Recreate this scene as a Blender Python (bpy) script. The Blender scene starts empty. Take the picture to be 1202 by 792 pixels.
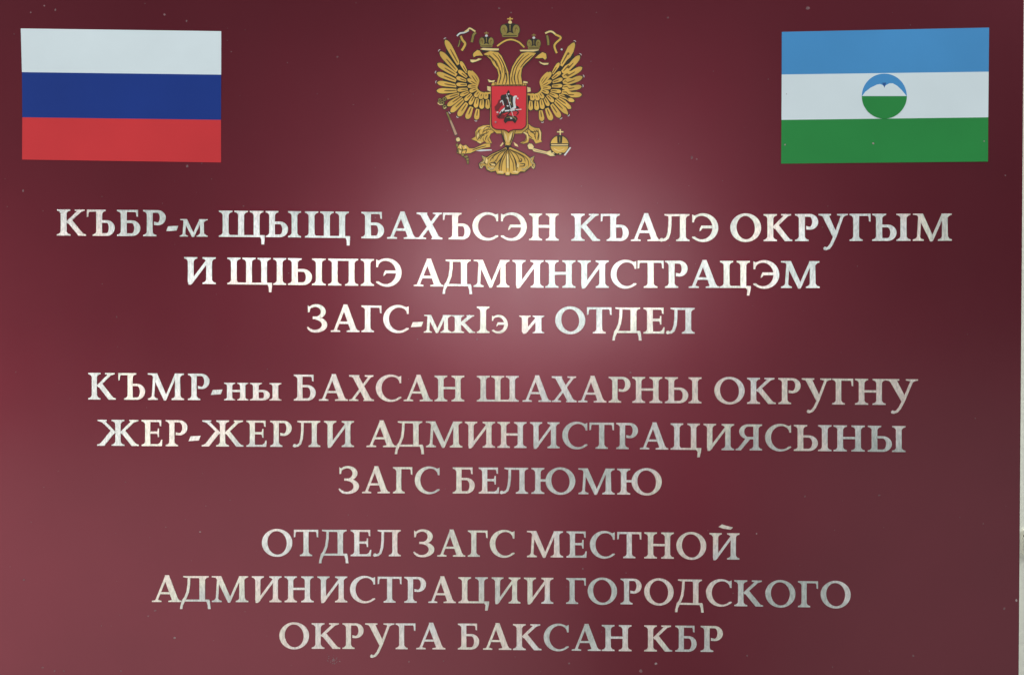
import bpy, bmesh, math, random
from mathutils import Vector
from mathutils.geometry import delaunay_2d_cdt

random.seed(7)
S = bpy.context.scene
COL = S.collection

# ------------------------------------------------------------------ camera, world, lamps, exposure
U = 0.0007            # metres on the sign per pixel of the photograph
ZC = 1.55             # height of the sign's middle
D = 0.85              # camera to sign
cam_d = bpy.data.cameras.new('camera')
cam = bpy.data.objects.new('camera', cam_d); COL.objects.link(cam)
cam.location = (0, -D, ZC); cam.rotation_euler = (math.radians(90), 0, 0)
cam_d.sensor_width = 36; cam_d.lens = 36 * D / (1202 * U)
cam_d.clip_start = 0.02; cam_d.clip_end = 100
S.camera = cam

W = bpy.data.worlds.new('World'); S.world = W; W.use_nodes = True
bg = W.node_tree.nodes['Background']
bg.inputs['Color'].default_value = (0.90, 0.97, 1.0, 1); bg.inputs['Strength'].default_value = 0.07

S.view_settings.view_transform = 'Standard'
S.view_settings.look = 'None'
S.view_settings.exposure = 0.0
S.view_settings.gamma = 1.0

def lamp(name, loc, target, sx, sy, power, color=(1, 1, 1), shape='RECTANGLE', spread=180):
    d = bpy.data.lights.new(name, 'AREA'); d.shape = shape
    d.size = sx; d.size_y = sy; d.energy = power; d.color = color
    d.spread = math.radians(spread)
    o = bpy.data.objects.new(name, d); COL.objects.link(o)
    o.location = loc
    o.rotation_euler = (Vector(target) - Vector(loc)).to_track_quat('-Z', 'Y').to_euler()
    return o

C0 = (0, 0, ZC)
lamp('hot_lamp', (0.06, -2.2, ZC + 0.22), C0, 0.82, 0.38, 5.8, (0.97, 0.99, 1.0), 'ELLIPSE')
lamp('foil_fill_lamp', (-3.0, -1.65, ZC - 0.16), C0, 1.1, 1.0, 46, (1, 0.98, 0.94))  # added out of view to brighten the left foil letters
lamp('low_lamp', (-1.0, -2.4, ZC - 0.98), C0, 2.6, 1.4, 10.6, (1, 0.98, 0.95))
lamp('right_lamp', (1.5, -2.4, ZC - 0.90), C0, 1.5, 1.6, 3.9, (0.95, 1.0, 0.98))
lamp('left_fill_lamp', (-2.2, -0.58, ZC + 2.4), C0, 1.4, 1.2, 70, (0.95, 0.98, 1.0))  # added unseen fill: lights the flags without sheen on the panel
lamp('right_fill_lamp', (2.2, -0.58, ZC + 2.4), C0, 1.4, 1.2, 122, (0.95, 0.99, 1.0))  # added unseen fill, partner of the one on the left

# ------------------------------------------------------------------ helpers
def P(px, py):
    return ((px - 601) * U, ZC + (396 - py) * U)

def ccw(poly):
    a = sum(poly[i - 1][0] * p[1] - p[0] * poly[i - 1][1] for i, p in enumerate(poly))
    return poly if a > 0 else poly[::-1]

def clean(poly):
    out = []
    for p in poly:
        if not out or (abs(p[0] - out[-1][0]) + abs(p[1] - out[-1][1])) > 1e-5:
            out.append(tuple(p))
    if len(out) > 2 and (abs(out[0][0] - out[-1][0]) + abs(out[0][1] - out[-1][1])) < 1e-5:
        out.pop()
    return out

def union(polys):
    """merge overlapping simple polygons into one triangulated sheet"""
    vs, fs = [], []
    for p in polys:
        p = ccw(clean(p))
        if len(p) < 3: continue
        fs.append(list(range(len(vs), len(vs) + len(p)))); vs += [Vector(q) for q in p]
    v, e, f, _, _, of = delaunay_2d_cdt(vs, [], fs, 1, 1e-4)
    f = [ff for ff, o in zip(f, of) if o]
    return [tuple(q) for q in v], [ccwf(ff, v) for ff in f]

def ccwf(f, v):
    a = sum(v[f[i - 1]][0] * v[k][1] - v[k][0] * v[f[i - 1]][1] for i, k in enumerate(f))
    return list(f) if a > 0 else list(f)[::-1]

class Sheet:
    """collects flat pieces (pixel coordinates) lying on the sign, each with a thickness"""
    def __init__(self): self.v, self.f, self.m = [], [], []
    def add(self, verts, faces, z0, z1, mat=0, to=P, slope=0.0):
        # verts in px (x right, y down) ; faces any orientation
        used = {}
        top = []
        for ff in faces:
            for k in ff:
                if k not in used:
                    used[k] = len(self.v); X, Z = to(*verts[k]); self.v.append((X, -z1, Z))
        cnt = {}
        for ff in faces:
            q = [used[k] for k in ff]
            a = sum(self.v[q[i - 1]][0] * self.v[k][2] - self.v[k][0] * self.v[q[i - 1]][2] for i, k in enumerate(q))
            if a < 0: q = q[::-1]
            self.f.append(q); self.m.append(mat)
            for i in range(len(q)):
                a_, b_ = q[i - 1], q[i]
                cnt[(a_, b_)] = cnt.get((a_, b_), 0) + 1
        low = {}
        rim = [e for e in cnt if (e[1], e[0]) not in cnt]
        nrm = {}
        for a_, b_ in rim:
            d = Vector((self.v[b_][0] - self.v[a_][0], self.v[b_][2] - self.v[a_][2]))
            if d.length < 1e-9: continue
            d = Vector((d.y, -d.x)).normalized()
            for k in (a_, b_): nrm[k] = nrm.get(k, Vector((0, 0))) + d
        for (a_, b_) in rim:
            if True:
                for k in (a_, b_):
                    if k not in low:
                        low[k] = len(self.v); x, y, z = self.v[k]; q = nrm.get(k, Vector((0, 0))); q = q.normalized() * slope * U if q.length > 1e-6 else q; self.v.append((x + q.x, -z0, z + q.y))
                self.f.append([b_, a_, low[a_], low[b_]]); self.m.append(mat)
    def poly(self, pts, z0, z1, mat=0):
        v, f = union([pts]); self.add(v, f, z0, z1, mat)
    def polys(self, lst, z0, z1, mat=0):
        v, f = union(lst); self.add(v, f, z0, z1, mat)
    def build(self, name, mats, parent=None):
        me = bpy.data.meshes.new(name); me.from_pydata(self.v, [], self.f)
        if not isinstance(mats, (list, tuple)): mats = [mats]
        for m in mats: me.materials.append(m)
        for p, m in zip(me.polygons, self.m): p.material_index = m
        me.update()
        o = bpy.data.objects.new(name, me); COL.objects.link(o)
        if parent: o.parent = parent
        return o

def mesh_obj(name, bm, mat, parent=None):
    me = bpy.data.meshes.new(name); bm.to_mesh(me); bm.free(); me.materials.append(mat)
    o = bpy.data.objects.new(name, me); COL.objects.link(o)
    if parent: o.parent = parent
    return o

# ------------------------------------------------------------------ materials
def mat(name, base, rough=0.5, metal=0.0, spec=0.5, coat=0.0, coat_r=0.1):
    m = bpy.data.materials.new(name); m.use_nodes = True
    b = m.node_tree.nodes['Principled BSDF']
    b.inputs['Base Color'].default_value = (*base, 1)
    b.inputs['Roughness'].default_value = rough
    b.inputs['Metallic'].default_value = metal
    b.inputs['Specular IOR Level'].default_value = spec
    b.inputs['Coat Weight'].default_value = coat
    b.inputs['Coat Roughness'].default_value = coat_r
    return m, m.node_tree, b

def vary(nt, b, base, amt, scale, detail=3):
    """small value variation of the base colour by object-space noise"""
    tc = nt.nodes.new('ShaderNodeTexCoord'); n = nt.nodes.new('ShaderNodeTexNoise')
    n.inputs['Scale'].default_value = scale; n.inputs['Detail'].default_value = detail
    nt.links.new(tc.outputs['Object'], n.inputs['Vector'])
    r = nt.nodes.new('ShaderNodeValToRGB')
    r.color_ramp.elements[0].position = 0.3; r.color_ramp.elements[1].position = 0.7
    r.color_ramp.elements[0].color = (*[c * (1 - amt) for c in base], 1)
    r.color_ramp.elements[1].color = (*[min(1, c * (1 + amt)) for c in base], 1)
    nt.links.new(n.outputs['Fac'], r.inputs['Fac'])
    nt.links.new(r.outputs['Color'], b.inputs['Base Color'])
    return tc, n

# burgundy lacquered panel
PB = (0.214, 0.028, 0.047)
M_PANEL, nt, b = mat('burgundy_lacquer', PB, 0.40, 0.955, 0.5, 0.80, 0.2)
tc, n = vary(nt, b, PB, 0.05, 9)
mp = nt.nodes.new('ShaderNodeMapping'); mp.inputs['Scale'].default_value = (1.6, 1.0, 0.5)   # faint wipe marks
nt.links.new(tc.outputs['Object'], mp.inputs['Vector'])
n2 = nt.nodes.new('ShaderNodeTexNoise'); n2.inputs['Scale'].default_value = 14; n2.inputs['Detail'].default_value = 7; n2.inputs['Roughness'].default_value = 0.6
nt.links.new(mp.outputs['Vector'], n2.inputs['Vector'])
mr = nt.nodes.new('ShaderNodeMapRange'); mr.inputs['To Min'].default_value = 0.17; mr.inputs['To Max'].default_value = 0.29
nt.links.new(n2.outputs['Fac'], mr.inputs['Value']); nt.links.new(mr.outputs['Result'], b.inputs['Coat Roughness'])
n3 = nt.nodes.new('ShaderNodeTexNoise'); n3.inputs['Scale'].default_value = 6; n3.inputs['Detail'].default_value = 2
nt.links.new(tc.outputs['Object'], n3.inputs['Vector'])
bp = nt.nodes.new('ShaderNodeBump'); bp.inputs['Strength'].default_value = 0.25; bp.inputs['Distance'].default_value = 0.002
nt.links.new(n3.outputs['Fac'], bp.inputs['Height']); nt.links.new(bp.outputs['Normal'], b.inputs['Coat Normal'])   # the sheet is not perfectly flat
M_PVC, nt, b = mat('white_plastic_core', (0.7, 0.66, 0.64), 0.5); vary(nt, b, (0.7, 0.66, 0.64), 0.1, 60)

# brushed silver foil; iridescent reflection tints are painted into its base colour by noise
M_FOIL, nt, b = mat('silver_foil', (0.8, 0.8, 0.78), 0.36, 0.96)
b.inputs['Anisotropic'].default_value = 0.88
tg = nt.nodes.new('ShaderNodeCombineXYZ'); tg.inputs['X'].default_value = 1.0
nt.links.new(tg.outputs['Vector'], b.inputs['Tangent'])   # brushed grain runs up and down
tc = nt.nodes.new('ShaderNodeTexCoord')
n = nt.nodes.new('ShaderNodeTexNoise'); n.inputs['Scale'].default_value = 10; n.inputs['Detail'].default_value = 0.5
nt.links.new(tc.outputs['Object'], n.inputs['Vector'])
r = nt.nodes.new('ShaderNodeValToRGB'); cr = r.color_ramp
cols = [(0.36, (0.66, 0.71, 0.68)), (0.44, (0.90, 0.90, 0.88)), (0.50, (0.96, 0.84, 0.77)), (0.56, (0.90, 0.89, 0.77)), (0.64, (0.70, 0.72, 0.70))]
cr.elements[0].position = cols[0][0]; cr.elements[0].color = (*cols[0][1], 1)
cr.elements[1].position = cols[-1][0]; cr.elements[1].color = (*cols[-1][1], 1)
for p, c in cols[1:-1]:
    e = cr.elements.new(p); e.color = (*c, 1)
mpb = nt.nodes.new('ShaderNodeMapping'); mpb.inputs['Scale'].default_value = (1.0, 1.0, 0.45)
nt.links.new(tc.outputs['Object'], mpb.inputs['Vector'])
nm = nt.nodes.new('ShaderNodeTexNoise'); nm.inputs['Scale'].default_value = 42; nm.inputs['Detail'].default_value = 1.0
nt.links.new(mpb.outputs['Vector'], nm.inputs['Vector'])
mx = nt.nodes.new('ShaderNodeMix'); mx.inputs['Factor'].default_value = 0.22
nt.links.new(n.outputs['Fac'], mx.inputs['A']); nt.links.new(nm.outputs['Fac'], mx.inputs['B'])
nt.links.new(mx.outputs['Result'], r.inputs['Fac'])
gr = nt.nodes.new('ShaderNodeTexNoise'); gr.inputs['Scale'].default_value = 620; gr.inputs['Detail'].default_value = 2.5; gr.inputs['Roughness'].default_value = 0.7
mpg = nt.nodes.new('ShaderNodeMapping'); mpg.inputs['Scale'].default_value = (1.0, 1.0, 0.35)
nt.links.new(tc.outputs['Object'], mpg.inputs['Vector']); nt.links.new(mpg.outputs['Vector'], gr.inputs['Vector'])
grm = nt.nodes.new('ShaderNodeMapRange'); grm.inputs['From Min'].default_value = 0.32; grm.inputs['From Max'].default_value = 0.62
grm.inputs['To Min'].default_value = 0.76; grm.inputs['To Max'].default_value = 1.05
nt.links.new(gr.outputs['Fac'], grm.inputs['Value'])
mu = nt.nodes.new('ShaderNodeMix'); mu.data_type = 'RGBA'; mu.blend_type = 'MULTIPLY'; mu.inputs['Factor'].default_value = 1.0
nt.links.new(r.outputs['Color'], mu.inputs['A']); nt.links.new(grm.outputs['Result'], mu.inputs['B'])
nt.links.new(mu.outputs['Result'], b.inputs['Base Color'])
mp = nt.nodes.new('ShaderNodeMapping'); mp.inputs['Scale'].default_value = (1.0, 1.0, 0.55)
nt.links.new(tc.outputs['Object'], mp.inputs['Vector'])
g = nt.nodes.new('ShaderNodeTexNoise'); g.inputs['Scale'].default_value = 1000; g.inputs['Detail'].default_value = 3
nt.links.new(mp.outputs['Vector'], g.inputs['Vector'])
bp = nt.nodes.new('ShaderNodeBump'); bp.inputs['Strength'].default_value = 0.16; bp.inputs['Distance'].default_value = 0.0006
nt.links.new(g.outputs['Fac'], bp.inputs['Height']); nt.links.new(bp.outputs['Normal'], b.inputs['Normal'])
mr = nt.nodes.new('ShaderNodeMapRange'); mr.inputs['To Min'].default_value = 0.28; mr.inputs['To Max'].default_value = 0.40
nt.links.new(g.outputs['Fac'], mr.inputs['Value']); nt.links.new(mr.outputs['Result'], b.inputs['Roughness'])

def film(name, base, amt=0.04):
    m, nt, b = mat(name, base, 0.5, 0.0, 0.15, 0.25, 0.3); vary(nt, b, base, amt, 14); return m
M_WHITE = film('white_film', (0.70, 0.80, 0.84))
M_BLUE = film('navy_film', (0.008, 0.037, 0.24), 0.06)
M_RED = film('red_film', (0.62, 0.038, 0.045), 0.05)
M_SKY = film('sky_blue_film', (0.065, 0.285, 0.60), 0.05)
M_GREEN = film('green_film', (0.022, 0.25, 0.055), 0.07)
M_NOTCH = film('deep_blue_film', (0.03, 0.10, 0.30))
M_GOLD, nt, b = mat('gold_print', (0.74, 0.46, 0.10), 0.42, 0.35, 0.5)
vary(nt, b, (0.74, 0.46, 0.10), 0.16, 60, 4)
M_PALE, nt, b = mat('pale_gold_print', (0.88, 0.68, 0.30), 0.4, 0.3); vary(nt, b, (0.88, 0.68, 0.30), 0.10, 80)
M_OLIVE, nt, b = mat('olive_gold_print', (0.30, 0.23, 0.06), 0.42, 0.3); vary(nt, b, (0.30, 0.23, 0.06), 0.25, 120)
M_BROWN, nt, b = mat('brown_line_print', (0.16, 0.085, 0.012), 0.5); vary(nt, b, (0.16, 0.085, 0.012), 0.2, 100)
M_INK, nt, b = mat('black_ink', (0.016, 0.012, 0.010), 0.42); vary(nt, b, (0.016, 0.012, 0.010), 0.3, 90)
M_CRIMSON = film('shield_red', (0.72, 0.040, 0.055), 0.05)
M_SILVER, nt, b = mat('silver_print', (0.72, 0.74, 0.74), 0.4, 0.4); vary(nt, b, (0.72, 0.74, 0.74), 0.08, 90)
M_PINK, nt, b = mat('faded_copper_print', (0.52, 0.34, 0.22), 0.45, 0.2); vary(nt, b, (0.52, 0.34, 0.22), 0.15, 90)
M_MAROON = film('cape_maroon', (0.20, 0.025, 0.03), 0.1)
M_DUST, nt, b = mat('dust', (0.33, 0.24, 0.24), 0.9); vary(nt, b, (0.33, 0.24, 0.24), 0.3, 300)
M_GRIME, nt, b = mat('faint_dust', (0.20, 0.10, 0.11), 0.9); vary(nt, b, (0.20, 0.10, 0.11), 0.3, 300)
M_WALL, nt, b = mat('cream_paint', (0.88, 0.88, 0.77), 0.8, 0.0, 0.3)
tc, n = vary(nt, b, (0.88, 0.88, 0.77), 0.06, 6, 6)
nb = nt.nodes.new('ShaderNodeTexNoise'); nb.inputs['Scale'].default_value = 220; nb.inputs['Detail'].default_value = 5
nt.links.new(tc.outputs['Object'], nb.inputs['Vector'])
bp = nt.nodes.new('ShaderNodeBump'); bp.inputs['Strength'].default_value = 0.35; bp.inputs['Distance'].default_value = 0.001
nt.links.new(nb.outputs['Fac'], bp.inputs['Height']); nt.links.new(bp.outputs['Normal'], b.inputs['Normal'])
M_STEEL, nt, b = mat('dull_steel', (0.15, 0.14, 0.115), 0.45, 0.7); vary(nt, b, (0.15, 0.14, 0.115), 0.2, 200)

# ------------------------------------------------------------------ setting: the wall
PT = 0.010            # sign thickness (it lies flat on the wall)
bm = bmesh.new()
bmesh.ops.create_cube(bm, size=1)
bmesh.ops.scale(bm, vec=(2.6, 0.2, 2.0), verts=bm.verts)
bmesh.ops.translate(bm, vec=(0, PT + 0.1, ZC), verts=bm.verts)
wall = mesh_obj('wall', bm, M_WALL); wall['kind'] = 'structure'
wall['label'] = 'cream painted wall behind the burgundy sign'

# ------------------------------------------------------------------ the sign
sign = bpy.data.objects.new('office_sign', None); COL.objects.link(sign)
sign['label'] = 'glossy burgundy office sign with silver Cyrillic lettering, two flags and a golden double-headed eagle'
sign['category'] = 'sign'

corners = [(-9, -11), (1202.5, -12), (1196.1, 806), (-6, 805)]   # px, clockwise from top left
bm = bmesh.new()
fr = [bm.verts.new((P(*c)[0], 0, P(*c)[1])) for c in corners]
bk = [bm.verts.new((P(*c)[0], PT - 0.0003, P(*c)[1])) for c in corners]
bm.faces.new(fr); bm.faces.new(bk[::-1])
for i in range(4):
    j = (i + 1) % 4; bm.faces.new([fr[j], fr[i], bk[i], bk[j]])
bmesh.ops.recalc_face_normals(bm, faces=bm.faces)
front_edges = [e for e in bm.edges if all(abs(v.co.y) < 1e-6 for v in e.verts)]
bmesh.ops.bevel(bm, geom=front_edges, offset=0.0009, segments=3, profile=0.5, affect='EDGES')
panel = mesh_obj('panel', bm, M_PANEL, sign)
panel.data.materials.append(M_PVC)
for p in panel.data.polygons:
    if p.center.y > 0.0015: p.material_index = 1

# ---------------------------------------------------------------- glyphs, cap height 1, y up
def rect(x0, y0, x1, y1): return [(x0, y0), (x1, y0), (x1, y1), (x0, y1)]

def serif(xc, w, y, up, l=0.14, r=0.14, t=0.052, k=0.15):
    """bracketed slab at the end of a stem; up=+1 for a foot at y, -1 for a head at y"""
    pts = [(xc - w / 2 - l, y), (xc + w / 2 + r, y)]
    def br(s, ext):
        e = xc + s * (w / 2 + ext); a = xc + s * w / 2
        return [(e - s * 0.004, y + up * t * 0.9), (a + s * ext * 0.55, y + up * (t + 0.012)), (a + s * ext * 0.22, y + up * (t + 0.045)), (a + s * 0.0, y + up * k)]
    R = br(1, r) if r > 0.001 else [(xc + w / 2, y + up * k)]
    L = br(-1, l) if l > 0.001 else [(xc - w / 2, y + up * k)]
    return pts + R + L[::-1]

def stem(xc, w, top='b', bot='b', y0=0, y1=1):
    """'b' both sides, 'l', 'r', '' none"""
    out = [[(xc - w / 2, y0 + .001), (xc + w / 2, y0 + .001), (xc + w * 0.475, (y0 + y1) / 2), (xc + w / 2, y1 - .001), (xc - w / 2, y1 - .001), (xc - w * 0.475, (y0 + y1) / 2)]]
    for code, y, up in ((top, y1, -1), (bot, y0, 1)):
        if code:
            out.append(serif(xc, w, y, up, 0.14 if code in 'bl' else 0, 0.14 if code in 'br' else 0))
    return out

def ribbon(pts, ws):
    n = len(pts); L, R = [], []
    for i, p in enumerate(pts):
        a = pts[max(0, i - 1)]; c = pts[min(n - 1, i + 1)]
        dx, dy = c[0] - a[0], c[1] - a[1]; d = math.hypot(dx, dy) or 1
        w = ws[i] / 2 if isinstance(ws, (list, tuple)) else ws / 2
        L.append((p[0] - dy / d * w, p[1] + dx / d * w)); R.append((p[0] + dy / d * w, p[1] - dx / d * w))
    return [[L[i], R[i], R[i + 1], L[i + 1]] for i in range(n - 1)]

def arc(co, ro, ci, ri, a0, a1, n=26, rot_i=0):
    """band between an outer and an inner ellipse"""
    def e(c, r, a, rot=0):
        x, y = r[0] * math.cos(a), r[1] * math.sin(a)
        cr_, sr = math.cos(rot), math.sin(rot)
        return (c[0] + x * cr_ - y * sr, c[1] + x * sr + y * cr_)
    A = [math.radians(a0 + (a1 - a0) * i / n) for i in range(n + 1)]
    O = [e(co, ro, a) for a in A]; I = [e(ci, ri, a - rot_i, rot_i) for a in A]
    return [[O[i], O[i + 1], I[i + 1], I[i]] for i in range(n)]

def ring_o(cx, rx, S_, T_):
    return arc((cx, .5), (rx, .53), (cx, .5), (rx - S_ * 1.02, .53 - T_ * 0.95), 0, 360, 44, math.radians(7))

def bowl(x0, xr, yb, yt, S_, T_, open_=False):
    """right-hand bowl leaving a stem at x0"""
    cy = (yb + yt) / 2; ry = (yt - yb) / 2
    cx = x0 + (xr - x0) * 0.36
    out = arc((cx, cy), (xr - cx, ry), (cx, cy), (xr - cx - S_ * .98, ry - T_), -90, 90, 18)
    out.append(rect(x0 - .02, yt - T_, cx + .01, yt))
    if not open_: out.append(rect(x0 - .02, yb, cx + .01, yb + T_))
    else: out.append([(cx + .01, yb), (cx + .01, yb + T_), (x0 + .05, yb + T_ * 1.35), (x0 + .05, yb + .01)])
    return out

def tick_down(x, y=1.0, l=0.27, s=1):
    """hanging terminal at the end of a top bar; s=+1 bar comes from the left"""
    return [(x, y), (x - s * .12, y), (x - s * .10, y - .07), (x - s * .065, y - .12), (x - s * .055, y - l + .02), (x, y - l)]

def soft_sign(xs, xr, S_, T_, top, bot='l'):
    out = stem(xs, S_, top, bot)
    out += bowl(xs + S_ / 2, xr, 0, .6, S_, T_)
    return out

def g_K(S_=.205, T_=.085):
    p = stem(.245, S_)
    p += ribbon([(.37, .49), (.60, .71), (.87, .97)], [T_ * 1.1, T_ * 1.2, T_ * 1.3])
    p.append([(.66, 1), (1.03, 1), (1.03, .955), (.95, .93), (.84, .89), (.77, .93), (.66, .955)])
    p.append([(.38, .52), (.52, .64), (.93, .13), (.99, .07), (1.08, .045), (1.08, 0), (.80, 0)])
    return p, 1.08
def g_HARD(S_=.205, T_=.085):
    p = soft_sign(.47, 1.06, S_, T_, '') + [rect(.03, .925, .60, 1.0), tick_down(.0, 1, .28, -1)]
    p.append(serif(.47, S_, 1, -1, 0, .14))
    return p, 1.06
def g_B(S_=.205, T_=.085):
    p = soft_sign(.255, .87, S_, T_, 'l', 'l')
    p += [rect(.2, .925, .74, 1.0), tick_down(.785, 1, .26)]
    return p, .87
def g_R(S_=.205, T_=.085):
    return stem(.245, S_, 'l', 'b') + bowl(.245 + S_ / 2, .85, .42, 1.0, S_, T_, True), .85
def g_SHCHA(S_=.205, T_=.085):
    p = []
    for x in (.26, .84, 1.42): p += stem(x, S_, 'b', '')
    p += [serif(.26, S_, 0, 1, .14, .1), rect(.15, 0, 1.58, .07)]
    p.append([(1.50, .05), (1.715, .05), (1.718, -.06), (1.70, -.28), (1.60, -.28), (1.595, -.09), (1.55, .004)])
    p.append(rect(1.45, .005, 1.72, .07))
    return p, 1.72
def g_SHA(S_=.205, T_=.085):
    p = []
    for x in (.26, .81, 1.36): p += stem(x, S_, 'b', '')
    p += [serif(.26, S_, 0, 1, .14, .1), serif(1.36, S_, 0, 1, .1, .14), rect(.15, 0, 1.47, .07)]
    return p, 1.62
def g_TSE(S_=.205, T_=.085):
    p = stem(.255, S_, 'b', '') + stem(.90, S_, 'b', '')
    p += [serif(.255, S_, 0, 1, .14, .1), rect(.15, 0, 1.05, .07), rect(.95, .003, 1.19, .07)]
    p.append([(.95, .05), (1.19, .05), (1.18, -.06), (1.13, -.28), (1.04, -.28), (1.06, -.08), (1.0, 0)])
    return p, 1.19
def g_YERU(S_=.205, T_=.085):
    return soft_sign(.245, .875, S_, T_, 'b') + stem(1.13, S_), 1.375
def g_I(S_=.205, T_=.085): return stem(.25, S_ * 1.05), .5
def g_A(S_=.205, T_=.085):
    p = [[(.49, 1.03), (.64, 1.03), (1.01, .05), (.77, .05), (.50, .80)]]
    p += ribbon([(.16, .03), (.54, .98)], [T_, T_ * 1.05])
    p.append(rect(.26, .30, .82, .30 + T_ * .9))
    p.append([(0, 0), (.36, 0), (.36, .045), (.25, .07), (.215, .12), (.16, .14), (.12, .065), (0, .045)])
    p.append([(.62, 0), (1.11, 0), (1.11, .045), (1.03, .07), (.98, .14), (.80, .14), (.74, .065), (.62, .045)])
    return p, 1.11
def g_X(S_=.205, T_=.085):
    p = [[(.10, 1), (.36, 1), (.90, 0), (.64, 0)]]
    p += ribbon([(.13, .03), (.84, .97)], T_ * 1.05)
    p.append([(0, 1), (.40, 1), (.40, .955), (.33, .94), (.2, .88), (.10, .93), (0, .945)])
    p.append([(.62, 1), (.96, 1), (.96, .955), (.88, .93), (.80, .86), (.74, .93), (.62, .955)])
    p.append([(0, 0), (.36, 0), (.36, .045), (.24, .07), (.18, .13), (.10, .065), (0, .045)])
    p.append([(.56, 0), (.98, 0), (.98, .045), (.90, .07), (.80, .15), (.70, .065), (.58, .045)])
    return p, .98
def g_C(S_=.205, T_=.085, mirror=False):
    p = arc((.57, .5), (.57, .53), (.625, .5), (.41, .53 - T_ * .9), 47, 312, 34)
    p.append([(.78, .985), (.90, .945), (.985, .985), (.985, .70), (.925, .70), (.90, .80), (.83, .885), (.78, .91)])
    p.append([(.94, .09), (1.0, .135), (.97, .17), (.88, .15), (.87, .08)])
    return p, 1.0
def g_E(S_=.205, T_=.085):
    p, w = g_C(S_, T_)
    p = [[(w - x, y) for x, y in q] for q in p]
    p += [rect(.36, .475, .85, .475 + T_), [(.29, .37), (.34, .40), (.40, .475), (.40, .56), (.36, .56), (.31, .47)]]
    return p, w
def g_H(S_=.205, T_=.085):
    return stem(.245, S_) + stem(.895, S_) + [rect(.3, .475, .85, .475 + T_)], 1.14
def g_PE(S_=.205, T_=.085):
    return stem(.245, S_, 'l') + stem(.895, S_, 'r') + [rect(.15, .925, 1.0, .999)], 1.14
def g_L(S_=.205, T_=.085):
    p = stem(.885, S_, 'r') + [rect(.30, .925, .95, .999)]
    p.append([(.19, 1), (.5, 1), (.5, .93), (.30, .93), (.19, .955)])
    p += ribbon([(.40, .96), (.395, .6), (.365, .32), (.30, .12), (.2, .045), (.08, .035)], [T_ * 1.15, T_ * 1.15, T_ * 1.15, T_ * 1.05, T_, .06])
    p.append([(.0, .02), (.04, .10), (.10, .11), (.16, .06), (.16, .0), (.06, -.02)])
    return p, 1.14
def g_D(S_=.205, T_=.085):
    p = [rect(.82 - S_ / 2, .05, .82 + S_ / 2, 1)] + [serif(.82, S_, 1, -1, .05, .14), rect(.28, .925, .85, .999)]
    p.append([(.12, 1), (.5, 1), (.5, .93), (.25, .93), (.12, .955)])
    p += ribbon([(.335, .96), (.325, .66), (.285, .38), (.2, .16), (.12, .05)], T_ * 1.1)
    p.append(rect(.08, .02, 1.07, .095))
    p.append([(.08, .095), (.20, .095), (.17, .0), (.11, -.13), (.09, -.27), (0, -.27), (.02, -.16)])
    p.append([(.94, .095), (1.07, .095), (1.10, .02), (1.13, -.27), (1.03, -.27), (1.02, -.12), (.98, .0)])
    return p, 1.13
def g_T(S_=.205, T_=.085):
    p = stem(.48, S_, '') + [rect(.03, .925, .93, 1.0), tick_down(0, 1, .29, -1), tick_down(.96, 1, .29, 1)]
    return p, .96
def g_G(S_=.205, T_=.085):
    return stem(.245, S_, 'l') + [rect(.2, .925, .76, 1.0), tick_down(.80, 1, .29)], .80
def g_YE(S_=.205, T_=.085):
    p = stem(.245, S_, 'l', 'l') + [rect(.2, .925, .74, 1.0), tick_down(.775, 1, .24), rect(.2, .475, .66, .475 + T_), rect(.2, 0, .74, .075)]
    p.append([(.69, .35), (.69, .68), (.645, .68), (.63, .58), (.58, .55), (.58, .485), (.63, .45), (.645, .35)])
    p.append([(.70, 0), (.80, 0), (.82, .24), (.775, .24), (.73, .13), (.64, .075)])
    return p, .82
def g_Z(S_=.205, T_=.085):
    p = arc((.36, .755), (.36, .275), (.33, .75), (.205, .275 - T_ * .9), 128, -80, 20)
    p += arc((.34, .26), (.44, .29), (.30, .26), (.275, .29 - T_ * .95), 84, -122, 22)
    p.append(rect(.22, .475, .42, .475 + T_ * .95))
    p.append([(.03, .99), (.09, .935), (.2, 1.0), (.2, .92), (.12, .86), (.09, .73), (.035, .73)])
    p.append([(.0, .15), (.03, .185), (.12, .11), (.19, .09), (.14, .005), (.04, .08)])
    return p, .78
def g_M(S_=.205, T_=.085):
    p = ribbon([(.195, .02), (.255, .97)], [T_ * 1.1, T_ * 1.1])
    p.append(serif(.195, T_, 0, 1, .15, .15))
    p.append([(0, 1), (.36, 1), (.745, .13), (.69, -.02), (.64, -.02), (.21, .9), (.12, .945), (0, .955)])
    p.append([(.15, .96), (.36, .995), (.74, .10), (.70, -.02), (.63, -.02)])
    p += ribbon([(.675, .01), (1.10, .97)], T_ * 1.05)
    p.append([(1.05, .999), (1.255, .999), (1.275, .001), (1.06, .001), (1.065, .85)])
    p += [serif(1.17, S_, 0, 1), serif(1.155, S_, 1, -1, 0, .15)]
    return p, 1.42
def g_II(S_=.205, T_=.085):
    p = stem(.245, S_, 'b', '', .08) + [[(.245 - S_ / 2, .1), (.245 + S_ / 2, .12), (.34, .06), (.24, -.03), (.16, -.03)]]
    p += stem(.945, S_, 'b') + ribbon([(.235, .02), (.93, .93)], T_ * 1.1)
    return p, 1.19
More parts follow.
